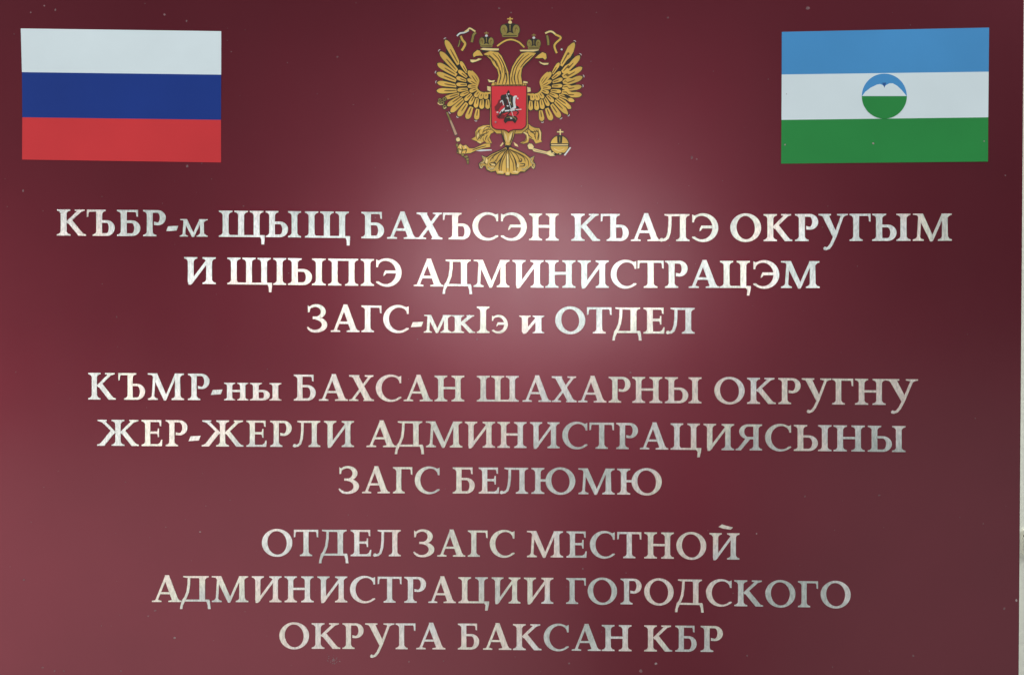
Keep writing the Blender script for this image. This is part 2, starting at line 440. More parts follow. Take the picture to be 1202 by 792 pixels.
def g_U(S_=.205, T_=.085):
    p = [[(.11, 1), (.37, 1), (.71, .28), (.60, .06)]]
    p += ribbon([(.94, .97), (.64, .18), (.50, -.12), (.40, -.25), (.29, -.30)], [T_ * 1.05, T_ * 1.1, T_ * 1.1, T_ * 1.1, .075])
    p.append([(.19, -.27), (.24, -.21), (.32, -.24), (.36, -.30), (.30, -.345), (.21, -.33)])
    p.append([(0, 1), (.48, 1), (.48, .955), (.40, .93), (.24, .85), (.12, .93), (0, .955)])
    p.append([(.72, 1), (1.14, 1), (1.14, .955), (1.03, .93), (.92, .86), (.84, .93), (.72, .955)])
    return p, 1.14
def g_ZH(S_=.205, T_=.085):
    p = stem(.79, S_)
    half = ribbon([(.90, .49), (1.12, .71), (1.37, .96)], [T_ * 1.1, T_ * 1.2, T_ * 1.3])
    half.append([(1.22, 1), (1.56, 1), (1.56, .955), (1.47, .93), (1.36, .89), (1.30, .93), (1.22, .955)])
    half.append([(.91, .51), (1.03, .63), (1.42, .13), (1.49, .07), (1.58, .045), (1.58, 0), (1.31, 0)])
    p += half + [[(1.58 - x, y) for x, y in q] for q in half]
    return p, 1.58
def g_YU(S_=.205, T_=.085):
    return stem(.245, S_) + [rect(.3, .475, .64, .475 + T_)] + ring_o(1.10, .56, S_, T_), 1.66
def g_O(S_=.205, T_=.085): return ring_o(.58, .58, S_, T_), 1.16
def g_YA(S_=.205, T_=.085):
    b_ = [[(1.04 - x, y) for x, y in q] for q in bowl(.245 + S_ / 2, .90, .43, 1.0, S_ * .95, T_)]
    p = stem(.795, S_, 'r') + b_
    p.append([(.40, .47), (.60, .47), (.30, .12), (.24, .05), (.20, 0), (0, 0), (0, .045), (.10, .08)])
    return p, 1.04
def g_HY(S_=0, T_=0): return [[(0, .20), (.40, .225), (.47, .405), (.075, .385)]], .47

GL = {'К': g_K, 'Ъ': g_HARD, 'Б': g_B, 'Р': g_R, 'Щ': g_SHCHA, 'Ш': g_SHA, 'Ц': g_TSE, 'Ы': g_YERU, 'I': g_I, 'А': g_A, 'Х': g_X,
      'С': g_C, 'Э': g_E, 'Н': g_H, 'П': g_PE, 'Л': g_L, 'Д': g_D, 'Т': g_T, 'Г': g_G, 'Е': g_YE, 'З': g_Z, 'М': g_M, 'И': g_II, 'Й': g_II,
      'У': g_U, 'Ж': g_ZH, 'Ю': g_YU, 'О': g_O, 'Я': g_YA, '-': g_HY}
XH = 0.665

def interp(tab, x):
    if x <= tab[0][0]: a, b_ = tab[0], tab[1]
    elif x >= tab[-1][0]: a, b_ = tab[-2], tab[-1]
    else:
        for a, b_ in zip(tab, tab[1:]):
            if a[0] <= x <= b_[0]: break
    t = (x - a[0]) / (b_[0] - a[0])
    return a[1] + (b_[1] - a[1]) * t

# each line: base-line table, top table, words of (letter, left, right) as they stand on the sign
LINES = [
 ([(80,277),(340,279),(520,281.3),(690,283.2),(860,283.6),(1110,283)], [(80,245.6),(340,247.6),(520,249.4),(690,250.8),(860,251.2),(1110,250.4)],
  ["К 66.7 101.6 Ъ 101.6 135.2 Б 136.9 165.2 Р 167.8 195.1 - 194.8 209.8 м 211.1 243.4",
   "Щ 256.3 311.2 Ы 311.6 353.5 Щ 357.3 411.4",
   "Б 423.7 451.3 А 454.1 490 Х 488.6 519.8 Ъ 519.5 552.6 С 554.1 585.6 Э 587.2 618.8 Н 620.8 656.2",
   "К 670.2 704.8 Ъ 704.8 738.4 А 740.1 776 Л 773.6 809.9 Э 811.6 843.5",
   "О 856.8 893.8 К 896.1 930.5 Р 933 960.8 У 960.3 995.7 Г 996.9 1022.3 Ы 1023.5 1068.9 М 1071.1 1117.7"]),
 ([(216,333.4),(400,335.5),(500,336.4),(640,338),(950,338.4)], [(216,301.4),(400,303.4),(500,304.2),(640,305.2),(950,306.2)],
  ["И 216 253.6", "Щ 266.2 319.8 I 320.6 336.1 Ы 337.8 382.7 П 385 420.8 I 423.3 439.3 Э 440.8 471.9",
   "А 485.2 521 Д 519 554.7 М 555.6 598.5 И 601.3 638.3 Н 639.9 675.7 И 677.9 714.8 С 716.5 747.7 Т 748 779.4 Р 780.3 807.5 А 808 844.9 Ц 844.6 881.8 Э 883.5 915.1 М 916.4 962.4"]),
 ([(370,389.6),(540,390.9),(680,391.6),(810,391.8)], [(370,357.6),(540,359.2),(680,360.2),(810,361)],
  ["З 360 384.6 А 387.9 422.4 Г 424 448.2 С 449.5 480.6 - 481.8 497.3 м 497.5 529.6 к 531.2 558.2 I 559.5 574.8 э 576.8 596.5",
   "и 610.1 638.1", "О 651.3 687.4 Т 688.6 718.2 Д 718.2 753.5 Е 755.1 780.6 Л 781.1 816"]),
 ([(120,469.1),(270,469.9),(450,470.8),(620,471.6),(760,473),(900,474.2),(1070,475.6)], [(120,437.1),(270,438.4),(450,440),(620,440.8),(760,442),(900,443),(1070,444.6)],
  ["К 103 136.6 Ъ 138.6 170.7 М 173.2 216.8 Р 220.1 246.4 - 247.2 261.7 н 263.3 291.3 ы 293.6 330.2",
   "Б 344 371.1 А 374 408.9 Х 409.4 439.4 С 440.8 471.9 А 473.5 508.2 Н 509.5 545.6",
   "Ш 558.7 609.9 А 612.9 647.3 Х 647.3 677.3 А 678.1 712.2 Р 713.9 740.5 Н 741.6 777.9 Ы 779.9 824",
   "О 838.1 874.4 К 876.4 911 Р 913 940.2 У 940.7 976.2 Г 976.2 1001.8 Н 1003.1 1040.1 У 1038.9 1078"]),
 ([(120,523.2),(300,524.4),(500,524.9),(650,526.1),(800,527.9),(900,528.8),(1060,530.6)], [(120,492),(300,493),(500,493.9),(650,495),(800,496.3),(900,497.6),(1060,499.4)],
  ["Ж 113.7 163.6 Е 165.7 191.2 Р 194 220.6 - 221.1 236.1 Ж 236.4 286.4 Е 288.6 313.6 Р 316.6 342.9 Л 343.2 376.8 И 379.8 416.1",
   "А 429.7 465.5 Д 462.9 498.2 М 499.5 543.5 И 545.1 581.7 Н 583.4 618.6 И 621.6 657.4 С 659.6 690.2 Т 691.5 721.1 Р 722.8 749.3 А 750.8 784.9 Ц 786.3 823.5 И 825.2 862.3 Я 863.1 895.1 С 897.7 929.4 Ы 931.2 976.5 Н 977.8 1015.6 Ы 1018.1 1063.4"]),
 ([(400,578.8),(600,579.3),(770,580.7)], [(400,547.1),(600,548.2),(770,549.7)],
  ["З 397 421.9 А 424.6 458.2 Г 460.7 484.5 С 486.5 516.8", "Б 530.6 557.7 Е 561.4 586.3 Л 586 620.8 Ю 623.3 675.7 М 678.5 722.3 Ю 723.9 777.2"]),
 ([(310,652.4),(480,652.8),(600,653.6),(720,654.7),(860,656.6)], [(310,620.8),(480,621.2),(600,622),(720,623.4),(860,625)],
  ["О 307 343.6 Т 344.6 374 Д 374 409.5 Е 411.1 436.4 Л 437.3 471.4", "З 484.7 510.3 А 512.9 546.6 Г 548.6 572.8 С 574.5 604.8",
   "М 618.1 661.7 Е 664.4 689.2 С 692 722.4 Т 724.1 753.2 Н 755.7 791.5 О 793.5 829.4 Й 832.2 868.5"]),
 ([(190,706.3),(400,706.7),(600,708),(740,709.1),(880,711.5),(990,713.2)], [(190,675),(400,675.6),(600,676.8),(740,678.2),(880,680.2),(990,681.8)],
  ["А 178 213.3 Д 210.8 247.9 М 248.2 292.3 И 295.1 331.1 Н 333.4 368.8 И 372 408.3 С 410.4 441.2 Т 442.9 471.8 Р 474 500.6 А 502.3 535.5 Ц 537.2 574.6 И 576.6 611.5 И 614.5 650.1",
   "Г 664 688.1 О 689.4 724.7 Р 727.9 753.5 О 755.7 791.1 Д 791.8 826.4 С 828.3 859.6 К 861.3 896.2 О 897.9 934 Г 936.1 960.6 О 962.8 998.9"]),
 ([(330,760.9),(560,762.1),(720,763.9),(850,765)], [(330,730.2),(560,730.9),(720,732.5),(850,733.8)],
  ["О 327.5 363.3 К 365.3 399.9 Р 401.5 427.3 У 428.2 463.4 Г 463.9 488.1 А 488.1 523.3", "Б 536.6 562.9 А 566.6 600.7 К 601.5 636.1 С 637.8 668.4 А 670.6 705.5 Н 705.8 741.9", "К 755.7 789.5 Б 791.8 818.1 Р 821.8 848.9"]),
]
FZ = 0.00035   # foil thickness
for base, top, words in LINES:
    line = bpy.data.objects.new('text_line', None); COL.objects.link(line); line.parent = sign
    for w in words:
        tok = w.split(); sh = Sheet()
        for ch, x0, x1 in zip(tok[0::3], tok[1::3], tok[2::3]):
            x0, x1 = float(x0) + .5, float(x1) - .5
            low = ch.islower()
            fn = GL[ch.upper()]
            polys, wn = (fn(.265, .12) if ch in 'ын' else fn(.31, .13)) if low else (fn(.226, .10) if base[0][1] < 400 else fn())  # upper lines drawn heavier: glare bloom put into the stroke width
            ys = XH if low else 1.0
            tx = lambda x, y: (x0 + x / wn * (x1 - x0), y * ys)
            v, f = union([[tx(*q) for q in p] for p in polys])
            vv = []
            for x, y in v:
                b_ = interp(base, x) - .4; t_ = interp(top, x) + .4
                vv.append((x, b_ - y * (b_ - t_)))
            sh.add(vv, f, 0.00002, FZ, slope=0.16)
            if ch == 'Й':
                sh.poly([(843.2, 618.0), (847.5, 614.9), (851, 616.2), (860.3, 618.6), (857.5, 621.2), (849, 620.0)], -0.0001, FZ)
        sh.build('word', M_FOIL, line)

# ---------------------------------------------------------------- flags
FT = 0.00022
def lerp(a, b_, t): return (a[0] + (b_[0] - a[0]) * t, a[1] + (b_[1] - a[1]) * t)
def flag(rows, mats, label, hole=None):
    """rows: (left, right) points from the top edge to the bottom edge; first sheet is the white backing film"""
    root = bpy.data.objects.new('flag', None); COL.objects.link(root); root.parent = sign; root['label'] = label
    for (a, b_), (c, d), m in zip(rows, rows[1:], mats):
        s = Sheet(); s.poly([a, b_, d, c], -0.0001, FT); s.build('stripe', m, root)
    return root
flag([((24.5, 33.8), (259.7, 37.0)), ((25.9, 85.0), (259.6, 88.0)), ((26.3, 138.0), (259.4, 141.0)), ((26.1, 187.5), (259.5, 190.9))],
     [M_WHITE, M_BLUE, M_RED], 'flag sticker with white, blue and red stripes')
kf = flag([((917.7, 37.8), (1160.9, 32.8)), ((917.6, 87.8), (1160.4, 84.5)), ((917.3, 141.0), (1159.9, 138.0)), ((916.9, 192.3), (1159.6, 189.8))],
     [M_SKY, M_WHITE, M_GREEN], 'flag sticker with blue, white and green stripes and a round mountain emblem')
cx, cy, R = 1037.9, 113.2, 26.4
circ = lambda a0, a1, n=40: [(cx + R * math.cos(math.radians(a0 + (a1 - a0) * i / n)), cy - R * math.sin(math.radians(a0 + (a1 - a0) * i / n))) for i in range(n + 1)]
s = Sheet(); s.poly(circ(0, 360, 72)[:-1], FT - .00002, FT + .00004); s.build('roundel', M_SKY, kf)
s = Sheet(); s.poly(circ(180, 360, 40), FT, FT + .0001); s.build('green_half', M_GREEN, kf)
s = Sheet()
s.poly([(cx - 26, cy - .1), (cx - 22.5, cy - 5), (cx - 16, cy - 10), (cx - 9, cy - 13.4), (cx - 5, cy - 14.2), (cx - 2, cy - 13), (cx, cy - 11.2),
        (cx + 2.5, cy - 13.2), (cx + 6, cy - 15), (cx + 10, cy - 15), (cx + 15, cy - 12.2), (cx + 20, cy - 7.5), (cx + 24, cy - 2.8), (cx + 26, cy - .1)], FT, FT + .0001)
s.build('mountain', M_WHITE, kf)
s = Sheet(); s.poly([(cx - 2.6, cy - 15.6), (cx + 2.2, cy - 15.8), (cx + .9, cy - 12.6), (cx + .2, cy - 9.6), (cx - .9, cy - 12.4)], FT + .00005, FT + .00014); s.build('mountain_notch', M_NOTCH, kf)

# ---------------------------------------------------------------- double-headed eagle
arms = bpy.data.objects.new('coat_of_arms', None); COL.objects.link(arms); arms.parent = sign
arms['label'] = 'gold double-headed eagle crest with a red shield'

class Layers(Sheet):
    """painter's order: every new piece lies a hair above the one before it"""
    def __init__(self, z): super().__init__(); self.z = z
    def put(self, polys, m):
        if polys and not isinstance(polys[0][0], (tuple, list)): polys = [polys]
        v, f = union(polys); self.add(v, f, -0.0001 if self.z < 0.0002 else self.z - 0.00006, self.z, m); self.z += 0.000009
MATS = [M_INK, M_GOLD, M_PALE, M_OLIVE, M_BROWN, M_CRIMSON, M_SILVER, M_PINK, M_MAROON]
INK, GOLD, PALE, OLIVE, BROWN, RED, SILV, PINK, MAR = range(9)

def feather(tip, base, w, grow=0.0, blunt=.55):
    dx, dy = tip[0] - base[0], tip[1] - base[1]; L = math.hypot(dx, dy); ux, uy = dx / L, dy / L; nx, ny = -uy, ux
    prof = [(-.02, .62), (.25, .80), (.5, .94), (.72, 1.0), (.86, .86), (.95, blunt), (1.0, .12)]
    a, c = [], []
    for t, k in prof:
        h = w / 2 * k + grow; d = t * L + (grow if t > .9 else (-grow if t < .1 else 0))
        a.append((base[0] + ux * d + nx * h, base[1] + uy * d + ny * h)); c.append((base[0] + ux * d - nx * h, base[1] + uy * d - ny * h))
    return a + c[::-1]

def sm(pts, n=4, closed=False):
    """Catmull-Rom through the points"""
    out = []; N = len(pts)
    for i in range(N if closed else N - 1):
        g = (lambda k: pts[k % N]) if closed else (lambda k: pts[min(max(k, 0), N - 1)])
        p0, p1, p2, p3 = g(i - 1), g(i), g(i + 1), g(i + 2)
        for j in range(n):
            t = j / n
            out.append(tuple(.5 * (2 * p1[q] + (p2[q] - p0[q]) * t + (2 * p0[q] - 5 * p1[q] + 4 * p2[q] - p3[q]) * t * t + (3 * p1[q] - p0[q] - 3 * p2[q] + p3[q]) * t ** 3) for q in (0, 1)))
    if not closed: out.append(tuple(pts[-1]))
    return out

def line_(pts, w, n=4):
    q = sm(pts, n)
    ws = [w * (0.55 + .45 * math.sin(math.pi * min(1, max(0, i / (len(q) - 1))))) for i in range(len(q))] if not isinstance(w, (list, tuple)) else w
    return ribbon(q, ws)
def band(pts, w, n=4): 
    q = sm(pts, n); return ribbon(q, [w] * len(q))

def grow(poly, d):
    """outward offset of a simple polygon"""
    p = poly; a = sum(p[i - 1][0] * q[1] - q[0] * p[i - 1][1] for i, q in enumerate(p)); sg = 1 if a > 0 else -1
    out = []; N = len(p)
    for i in range(N):
        ax, ay = p[i - 1]; bx, by = p[i]; cx_, cy_ = p[(i + 1) % N]
        n1 = Vector((by - ay, -(bx - ax))); n2 = Vector((cy_ - by, -(cx_ - bx)))
        if n1.length < 1e-6 or n2.length < 1e-6: out.append((bx, by)); continue
        n = n1.normalized() + n2.normalized()
        n = n.normalized() if n.length > 1e-4 else n1.normalized()
        out.append((bx + sg * n.x * d, by + sg * n.y * d))
    return out

def win(x0, y0, s): return lambda L: [(x0 + x / s, y0 + y / s) for x, y in L]

PRIM = [((522.8, 47.2), (538.2, 75.5), 6.6), ((516.4, 61), (536.3, 83.5), 6.4), ((513.4, 74.8), (535.6, 88.5), 6.2), ((512.6, 86), (535, 95), 6.0),
        ((513.2, 97.2), (535.5, 101.2), 5.6), ((512.6, 107), (536.5, 106.8), 6.0), ((521, 116), (539, 110.5), 4.6), ((525, 124.6), (541.5, 113.5), 5.4),
        ((529, 132), (544.3, 117.2), 6.0), ((537.8, 136.8), (548, 121.5), 6.4), ((548, 140), (553.6, 126), 6.4), ((559, 141), (560.8, 128.5), 5.8)]
SEC = [((540.4, 72.4), (548, 85.5), 4.2), ((538, 83), (548, 91), 4.4), ((535.6, 91.2), (547.2, 95.4), 4.4), ((535.5, 99.4), (547.8, 100), 4.2), ((536.6, 106.4), (549, 105), 4.2),
       ((539.8, 112.8), (551, 108), 4.2), ((545.4, 118.6), (553.2, 110.8), 4.6), ((551.2, 123.4), (556.4, 113.6), 4.6), ((558.2, 127), (560.4, 115.6), 5.2), ((565.3, 128.4), (566, 117), 5.4), ((572.6, 128.4), (572.4, 117.4), 5.2)]
TER = [((549.6, 83.4), (560, 98), 5.4), ((548.6, 93.2), (559, 99.5), 4.2), ((548.8, 102), (559, 101.2), 4.2), ((551, 108), (560.6, 104.4), 4.4), ((557.4, 114.4), (562.6, 107.4), 4.8), ((563.8, 117), (566, 108.6), 5.2), ((570, 117), (571, 108.8), 5.2)]

def wing(mp):
    L = Layers(0.00012)
    hull = [(524, 52), (539, 71), (542, 74), (549, 84), (554, 83), (562, 93), (561, 101), (564, 107), (572, 109), (577, 108.5), (577, 127), (561, 128), (553, 126), (548, 126), (541, 124), (532, 120), (526, 112), (519, 106), (520, 96), (520, 86), (520, 76), (523, 66)]
    L.put([mp(*p) for p in hull], INK)
    for rows in (PRIM, SEC, TER):
        for t, b_, w in rows:
            L.put([mp(*p) for p in feather(t, b_, w, .75)], INK)
        for t, b_, w in rows:
            L.put([mp(*p) for p in feather(t, b_, w * 1.1, -.1)], GOLD)
            q = lambda k: lerp(b_, t, k)
            k1 = .62 if rows is PRIM else .6
            L.put([[mp(*p) for p in r_] for r_ in line_([q(.06), q(.34), q(k1)], 1.5 if rows is PRIM else 1.2, 3)], BROWN)
    L.put([[mp(*p) for p in r_] for r_ in band([(553.4, 84), (558.5, 89), (561.6, 94.5), (560.6, 99.5), (559.4, 103.5), (562, 107.6), (567.2, 110.3), (576, 109.6)], 2.1, 4)], GOLD)
    for k, (t, b_, w) in enumerate(PRIM):   # bright halo round the tips, painted as silver ticks
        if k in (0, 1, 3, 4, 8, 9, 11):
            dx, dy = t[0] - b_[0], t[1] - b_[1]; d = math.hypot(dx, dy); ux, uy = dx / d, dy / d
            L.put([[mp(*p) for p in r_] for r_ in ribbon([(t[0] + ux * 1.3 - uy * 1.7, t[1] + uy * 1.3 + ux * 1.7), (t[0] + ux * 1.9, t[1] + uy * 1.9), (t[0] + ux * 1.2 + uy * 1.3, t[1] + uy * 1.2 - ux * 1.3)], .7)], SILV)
    return L
mirror = lambda x, y: (1195.4 - x + (1.6 if y < 70 else 1.6 * max(0, (110 - y) / 40)), y + 1.6 + (3.0 * max(0, min(1, (x < 530) * 1.0)) * (1 if 55 < y < 112 else .5)))
for mp in (lambda x, y: (x, y), mirror):
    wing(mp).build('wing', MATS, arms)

# heads and necks
w = win(550, 45, 12.65)
def head(neck, beak, lower, brow, eye, lines):
    L = Layers(0.0006)
    L.put([grow(w(neck), .9), grow(w(beak), .9)], INK)
    L.put(grow(w(lower), .7), INK); L.put(w(lower), PALE)
    L.put(grow(w(brow), .8), INK)
    L.put(w(neck), GOLD); L.put(w(beak), GOLD)
    for i, l in enumerate(lines):
        q = w(l); L.put(line_(q, 1.3, 4), INK if i % 2 == 0 else BROWN)
    L.put(w(brow), PALE); L.put(w(eye), INK)
    return L
hl = head([(225, 240), (320, 195), (440, 215), (490, 270), (540, 380), (590, 510), (605, 690), (410, 695), (450, 560), (430, 470), (370, 400), (330, 320), (270, 270)],
     [(65, 255), (75, 225), (130, 180), (165, 190), (215, 265), (160, 262), (110, 268), (78, 290)],
     [(25, 322), (110, 325), (150, 303), (200, 312), (130, 345), (60, 367), (30, 352)],
     [(172, 168), (215, 150), (450, 160), (448, 186), (330, 190), (215, 180)], [(195, 192), (262, 186), (300, 196), (230, 214), (205, 222)],
     [[(300, 250), (380, 330), (430, 430)], [(360, 230), (440, 310), (490, 420), (500, 520)], [(440, 250), (500, 350), (545, 460), (570, 560)], [(400, 330), (450, 440), (470, 540)],
      [(470, 480), (480, 570), (450, 680)], [(520, 440), (540, 540), (500, 690)], [(550, 520), (570, 600), (550, 690)], [(250, 255), (330, 290), (370, 350)]])
hl.build('head', MATS, arms)
hr = head([(620, 692), (615, 560), (650, 430), (720, 310), (790, 230), (880, 210), (1005, 225), (930, 300), (840, 400), (790, 460), (778, 560), (800, 690)],
     [(985, 300), (1040, 250), (1100, 212), (1150, 236), (1160, 300), (1135, 326), (1100, 296), (1040, 305)],
     [(1040, 345), (1100, 372), (1190, 372), (1180, 396), (1120, 402), (1070, 380)],
     [(758, 180), (1042, 172), (1036, 190), (960, 204), (770, 200)], [(950, 210), (1040, 186), (1080, 200), (1030, 238), (990, 262), (1000, 222)],
     [[(950, 260), (850, 340), (770, 440)], [(900, 240), (800, 320), (720, 430), (690, 540)], [(820, 250), (740, 340), (670, 460), (650, 560)], [(760, 470), (730, 570), (750, 690)],
      [(700, 500), (680, 590), (700, 690)], [(650, 560), (640, 620), (660, 690)], [(960, 290), (870, 370), (800, 440)]])
hr.build('head', MATS, arms)
# body feathers seen round the shield
L = Layers(0.00042)
bd = [[(578, 97), (617, 97), (619, 104), (619.6, 150), (612, 157), (583, 157), (575.4, 150), (575.6, 104)]]
L.put(grow(bd[0], .8), INK); L.put(bd[0], GOLD)
for x in range(580, 617, 5): L.put(line_([(x, 96.5), (x + 1.2, 99), (x + .4, 101.5)], 1.0, 2), BROWN)
for pts in ([(572.5, 93.6), (577, 95.2), (581, 94.6), (580, 96.6), (574, 97)], [(614.5, 95.6), (619.5, 96.6), (619.2, 98.2), (614, 97.8)], [(571.8, 101.5), (576.4, 102.4), (576.4, 108), (572.2, 106.6)], [(618.8, 102.5), (622.6, 103.5), (623, 107.8), (619, 109)]):
    L.put(grow(pts, .7), INK); L.put(pts, PALE)
L.build('breast', MATS, arms)

# crowns and the ribbon that joins them
def crown(c, sx, sy, low=False):
    L = Layers(0.00012)
    E = lambda x, y, rx, ry, n=18: [(c[0] + (x + rx * math.cos(6.2832 * i / n)) * sx, c[1] + (y + ry * math.sin(6.2832 * i / n)) * sy) for i in range(n)]
    B = lambda *p: [(c[0] + x * sx, c[1] + y * sy) for x, y in p]
    L.put([E(-.62, .12, .46, .66), E(.62, .12, .46, .66), B((-.5, -.6), (.5, -.6), (.8, .95), (-.8, .95))], INK)
    L.put(E(-.64, .1, .36, .56), OLIVE); L.put(E(.64, .1, .36, .56), OLIVE)  # olive instead of gold: a dark reflection painted into the crowns
    L.put(B((-.86, .62), (-.3, .50), (0, .36), (.3, .50), (.86, .62), (.80, .90), (-.80, .90)), OLIVE)
    L.put(B((-.26, -.52), (.26, -.52), (.20, .34), (-.20, .34)), INK)
    L.put(B((-.05, -.45), (.05, -.45), (.04, .25), (-.04, .25)), OLIVE)
    L.put(line_(B((-.8, .1), (-.62, -.12), (-.5, .4)), .9, 3), BROWN); L.put(line_(B((.8, .1), (.62, -.12), (.5, .4)), .9, 3), BROWN)
    L.put(B((-.72, .70), (.72, .70), (.70, .78), (-.70, .78)), INK)
    L.put(E(0, -.72, .20, .17), PALE if not low else SILV)
    L.put([B((-.06, -1.30), (.06, -1.30), (.07, -.86), (-.07, -.86)), B((-.30, -1.16), (.30, -1.16), (.30, -1.04), (-.30, -1.04))], GOLD if not low else OLIVE)
    return L
crown((598.7, 34.2), 11.2, 10.6).build('crown', MATS, arms)
crown((571, 48.2), 8.4, 8.2, True).build('crown', MATS, arms)
crown((626.6, 50.6), 8.0, 8.2, True).build('crown', MATS, arms)
L = Layers(0.00012)
w = win(535, 10, 14.4)
rb = sm(w([(700, 640), (790, 575), (870, 538), (960, 532), (1060, 570)]) + [(612, 52.5), (615.5, 56)], 5)
L.put(ribbon(rb, [3.3] * len(rb)), INK); L.put(ribbon(rb, [1.9] * len(rb)), GOLD)
def streamer(bands):
    for pts, wd, m in bands:
        q = sm(pts, 4); L.put(ribbon(q, [wd + 1.5] * len(q)), INK)
    for pts, wd, m in bands:
        q = sm(pts, 4); L.put(ribbon(q, [wd] * len(q)), m)
streamer([(w([(20, 470), (70, 425), (150, 410), (220, 375)]), 1.8, SILV), (w([(150, 400), (200, 370), (240, 340), (330, 395)]), 1.8, PALE), (w([(85, 470), (115, 540), (160, 600), (130, 670), (100, 715)]), 2.6, GOLD), (w([(340, 410), (300, 450), (285, 510), (270, 575)]), 2.6, OLIVE), (w([(70, 540), (60, 600), (40, 650)]), 1.2, OLIVE)])
w = win(590, 10, 14.4)
streamer([(w([(720, 425), (790, 395), (840, 400), (890, 440)]), 2.0, PALE), (w([(890, 445), (985, 500), (900, 590), (875, 650), (915, 760)]), 2.3, GOLD), (w([(750, 460), (768, 540), (772, 625)]), 2.4, OLIVE), (w([(985, 690), (1010, 705)]), 1.8, SILV)])
L.build('ribbon', MATS, arms)

# legs, claws, sceptre, orb
w = win(555, 145, 12.19)
L = Layers(0.00022)
pl = w([(40, 190), (38, 120), (80, 62), (150, 32), (250, 25), (270, 90), (330, 112), (255, 150), (235, 200), (272, 282), (205, 292), (170, 252), (105, 292), (60, 258), (-20, 226)])
L.put(grow(pl, .8), INK); L.put(pl, GOLD)
for l in ([(90, 90), (70, 150), (90, 220)], [(140, 130), (200, 90), (260, 90)], [(120, 170), (170, 150), (230, 120)], [(150, 70), (200, 50), (250, 50)], [(110, 230), (130, 180), (170, 170)], [(180, 240), (190, 200), (210, 170)], [(60, 240), (100, 200), (120, 150)]):
    L.put(line_(w(l), 1.1, 4), INK)
for l in ([(60, 110), (50, 160), (60, 230)], [(120, 70), (90, 120), (100, 200)], [(180, 60), (150, 110), (140, 170)], [(230, 60), (200, 110), (200, 160)], [(150, 200), (150, 240), (190, 275)], [(220, 200), (220, 240), (250, 275)]):
    L.put(line_(w(l), .9, 4), BROWN)
for q in (w([(75, 130), (60, 180), (75, 215), (90, 150)]), w([(100, 80), (150, 55), (200, 45), (140, 80)]), w([(60, 262), (110, 262), (120, 282), (80, 276)])): L.put(q, PALE)
w7 = win(508, 115, 9.9)
arm_ = w7([(665, 532), (600, 535), (540, 562), (480, 590), (425, 588), (385, 548), (350, 560), (320, 534), (290, 570), (282, 640), (330, 655), (400, 645), (440, 642), (500, 612), (600, 582), (668, 572)])
L.put(grow(arm_, .8), INK); L.put(arm_, GOLD)
for l in ([(330, 560), (345, 600), (330, 650)], [(375, 570), (390, 610), (380, 645)], [(300, 590), (340, 610), (400, 600)], [(460, 610), (540, 580), (620, 560)]): L.put(line_(w7(l), 1.1, 4), INK)
L.put(w7([(500, 617), (560, 602), (682, 600), (686, 613), (560, 622)]), SILV)
for q in ([(310, 555), (328, 545), (335, 580), (318, 590)], [(365, 560), (380, 556), (392, 590), (372, 590)], [(310, 610), (330, 615), (326, 640), (306, 636)]): L.put(w7(q), PALE)
L.build('leg', MATS, arms)
L = Layers(0.00022)
pr = w([(690, 118), (740, 95), (765, 55), (762, 0), (800, 10), (835, 42), (885, 66), (950, 72), (980, 130), (976, 240), (990, 262), (900, 290), (870, 235), (810, 205), (792, 272), (722, 292), (676, 278), (752, 248), (770, 185), (735, 135)])
L.put(grow(pr, .8), INK); L.put(pr, GOLD)
for l in ([(780, 60), (850, 120), (940, 110)], [(820, 120), (880, 150), (900, 230)], [(780, 110), (800, 170), (850, 210)], [(900, 90), (945, 150), (935, 240)], [(800, 30), (780, 80), (740, 110)]): L.put(line_(w(l), 1.1, 4), INK)
for l in ([(930, 80), (940, 150), (915, 250)], [(870, 90), (900, 130), (880, 200)], [(790, 20), (800, 70), (780, 110)], [(740, 110), (780, 140), (800, 190)], [(770, 200), (760, 250), (700, 280)]):
    L.put(line_(w(l), .9, 4), BROWN)
L.put(line_(w([(950, 90), (966, 150), (960, 240)]), 1.3, 4), PALE); L.put(line_(w([(720, 130), (780, 160), (785, 230)]), 1.5, 4), PALE)
w8 = win(610, 130, 12.19)
fo = w8([(112, 500), (135, 472), (175, 478), (205, 520), (185, 555), (130, 550)])
ra = w8([(180, 552), (200, 540), (390, 590), (440, 570), (470, 600), (510, 648), (440, 652), (380, 622), (200, 585)])
L.put([grow(fo, .8), grow(ra, .7)], INK); L.put(ra, PALE); L.put(fo, PALE); L.put(line_(w8([(200, 562), (300, 590), (400, 612)]), 1.1, 4), PINK)
for l in ([(450, 590), (500, 620), (540, 600)], [(500, 640), (560, 610), (620, 615)]): L.put(line_(w8(l), 1.2, 4), INK)
L.build('leg', MATS, arms)
L = Layers(0.00034)
rod = ribbon(w7([(165, 170), (205, 265), (240, 350), (272, 430)]), [1.6, 2.0, 2.5, 2.8])
L.put(ribbon(w7([(160, 160), (275, 440)]), [2.8, 4.0]), INK); L.put(rod[0], OLIVE); L.put(rod[1], PINK); L.put(rod[2], PINK)
kn = [(x, y) for x, y in w7([(272, 470), (300, 458), (318, 480), (312, 505), (285, 510), (270, 492)])]
L.put(grow(kn, .9), INK); L.put(kn, PALE)
for q in ([(270, 540), (290, 530), (296, 560), (276, 570)], [(290, 600), (300, 590), (304, 640), (290, 630)], [(330, 655), (360, 650), (362, 675), (340, 680)], [(360, 684), (400, 670), (410, 690), (375, 700)], [(385, 710), (415, 700), (418, 722), (395, 728)], [(395, 735), (418, 732), (415, 768), (402, 766)]):
    L.put(grow(w7(q), .7), INK); L.put(w7(q), OLIVE)
w2 = win(505, 90, 14.4)
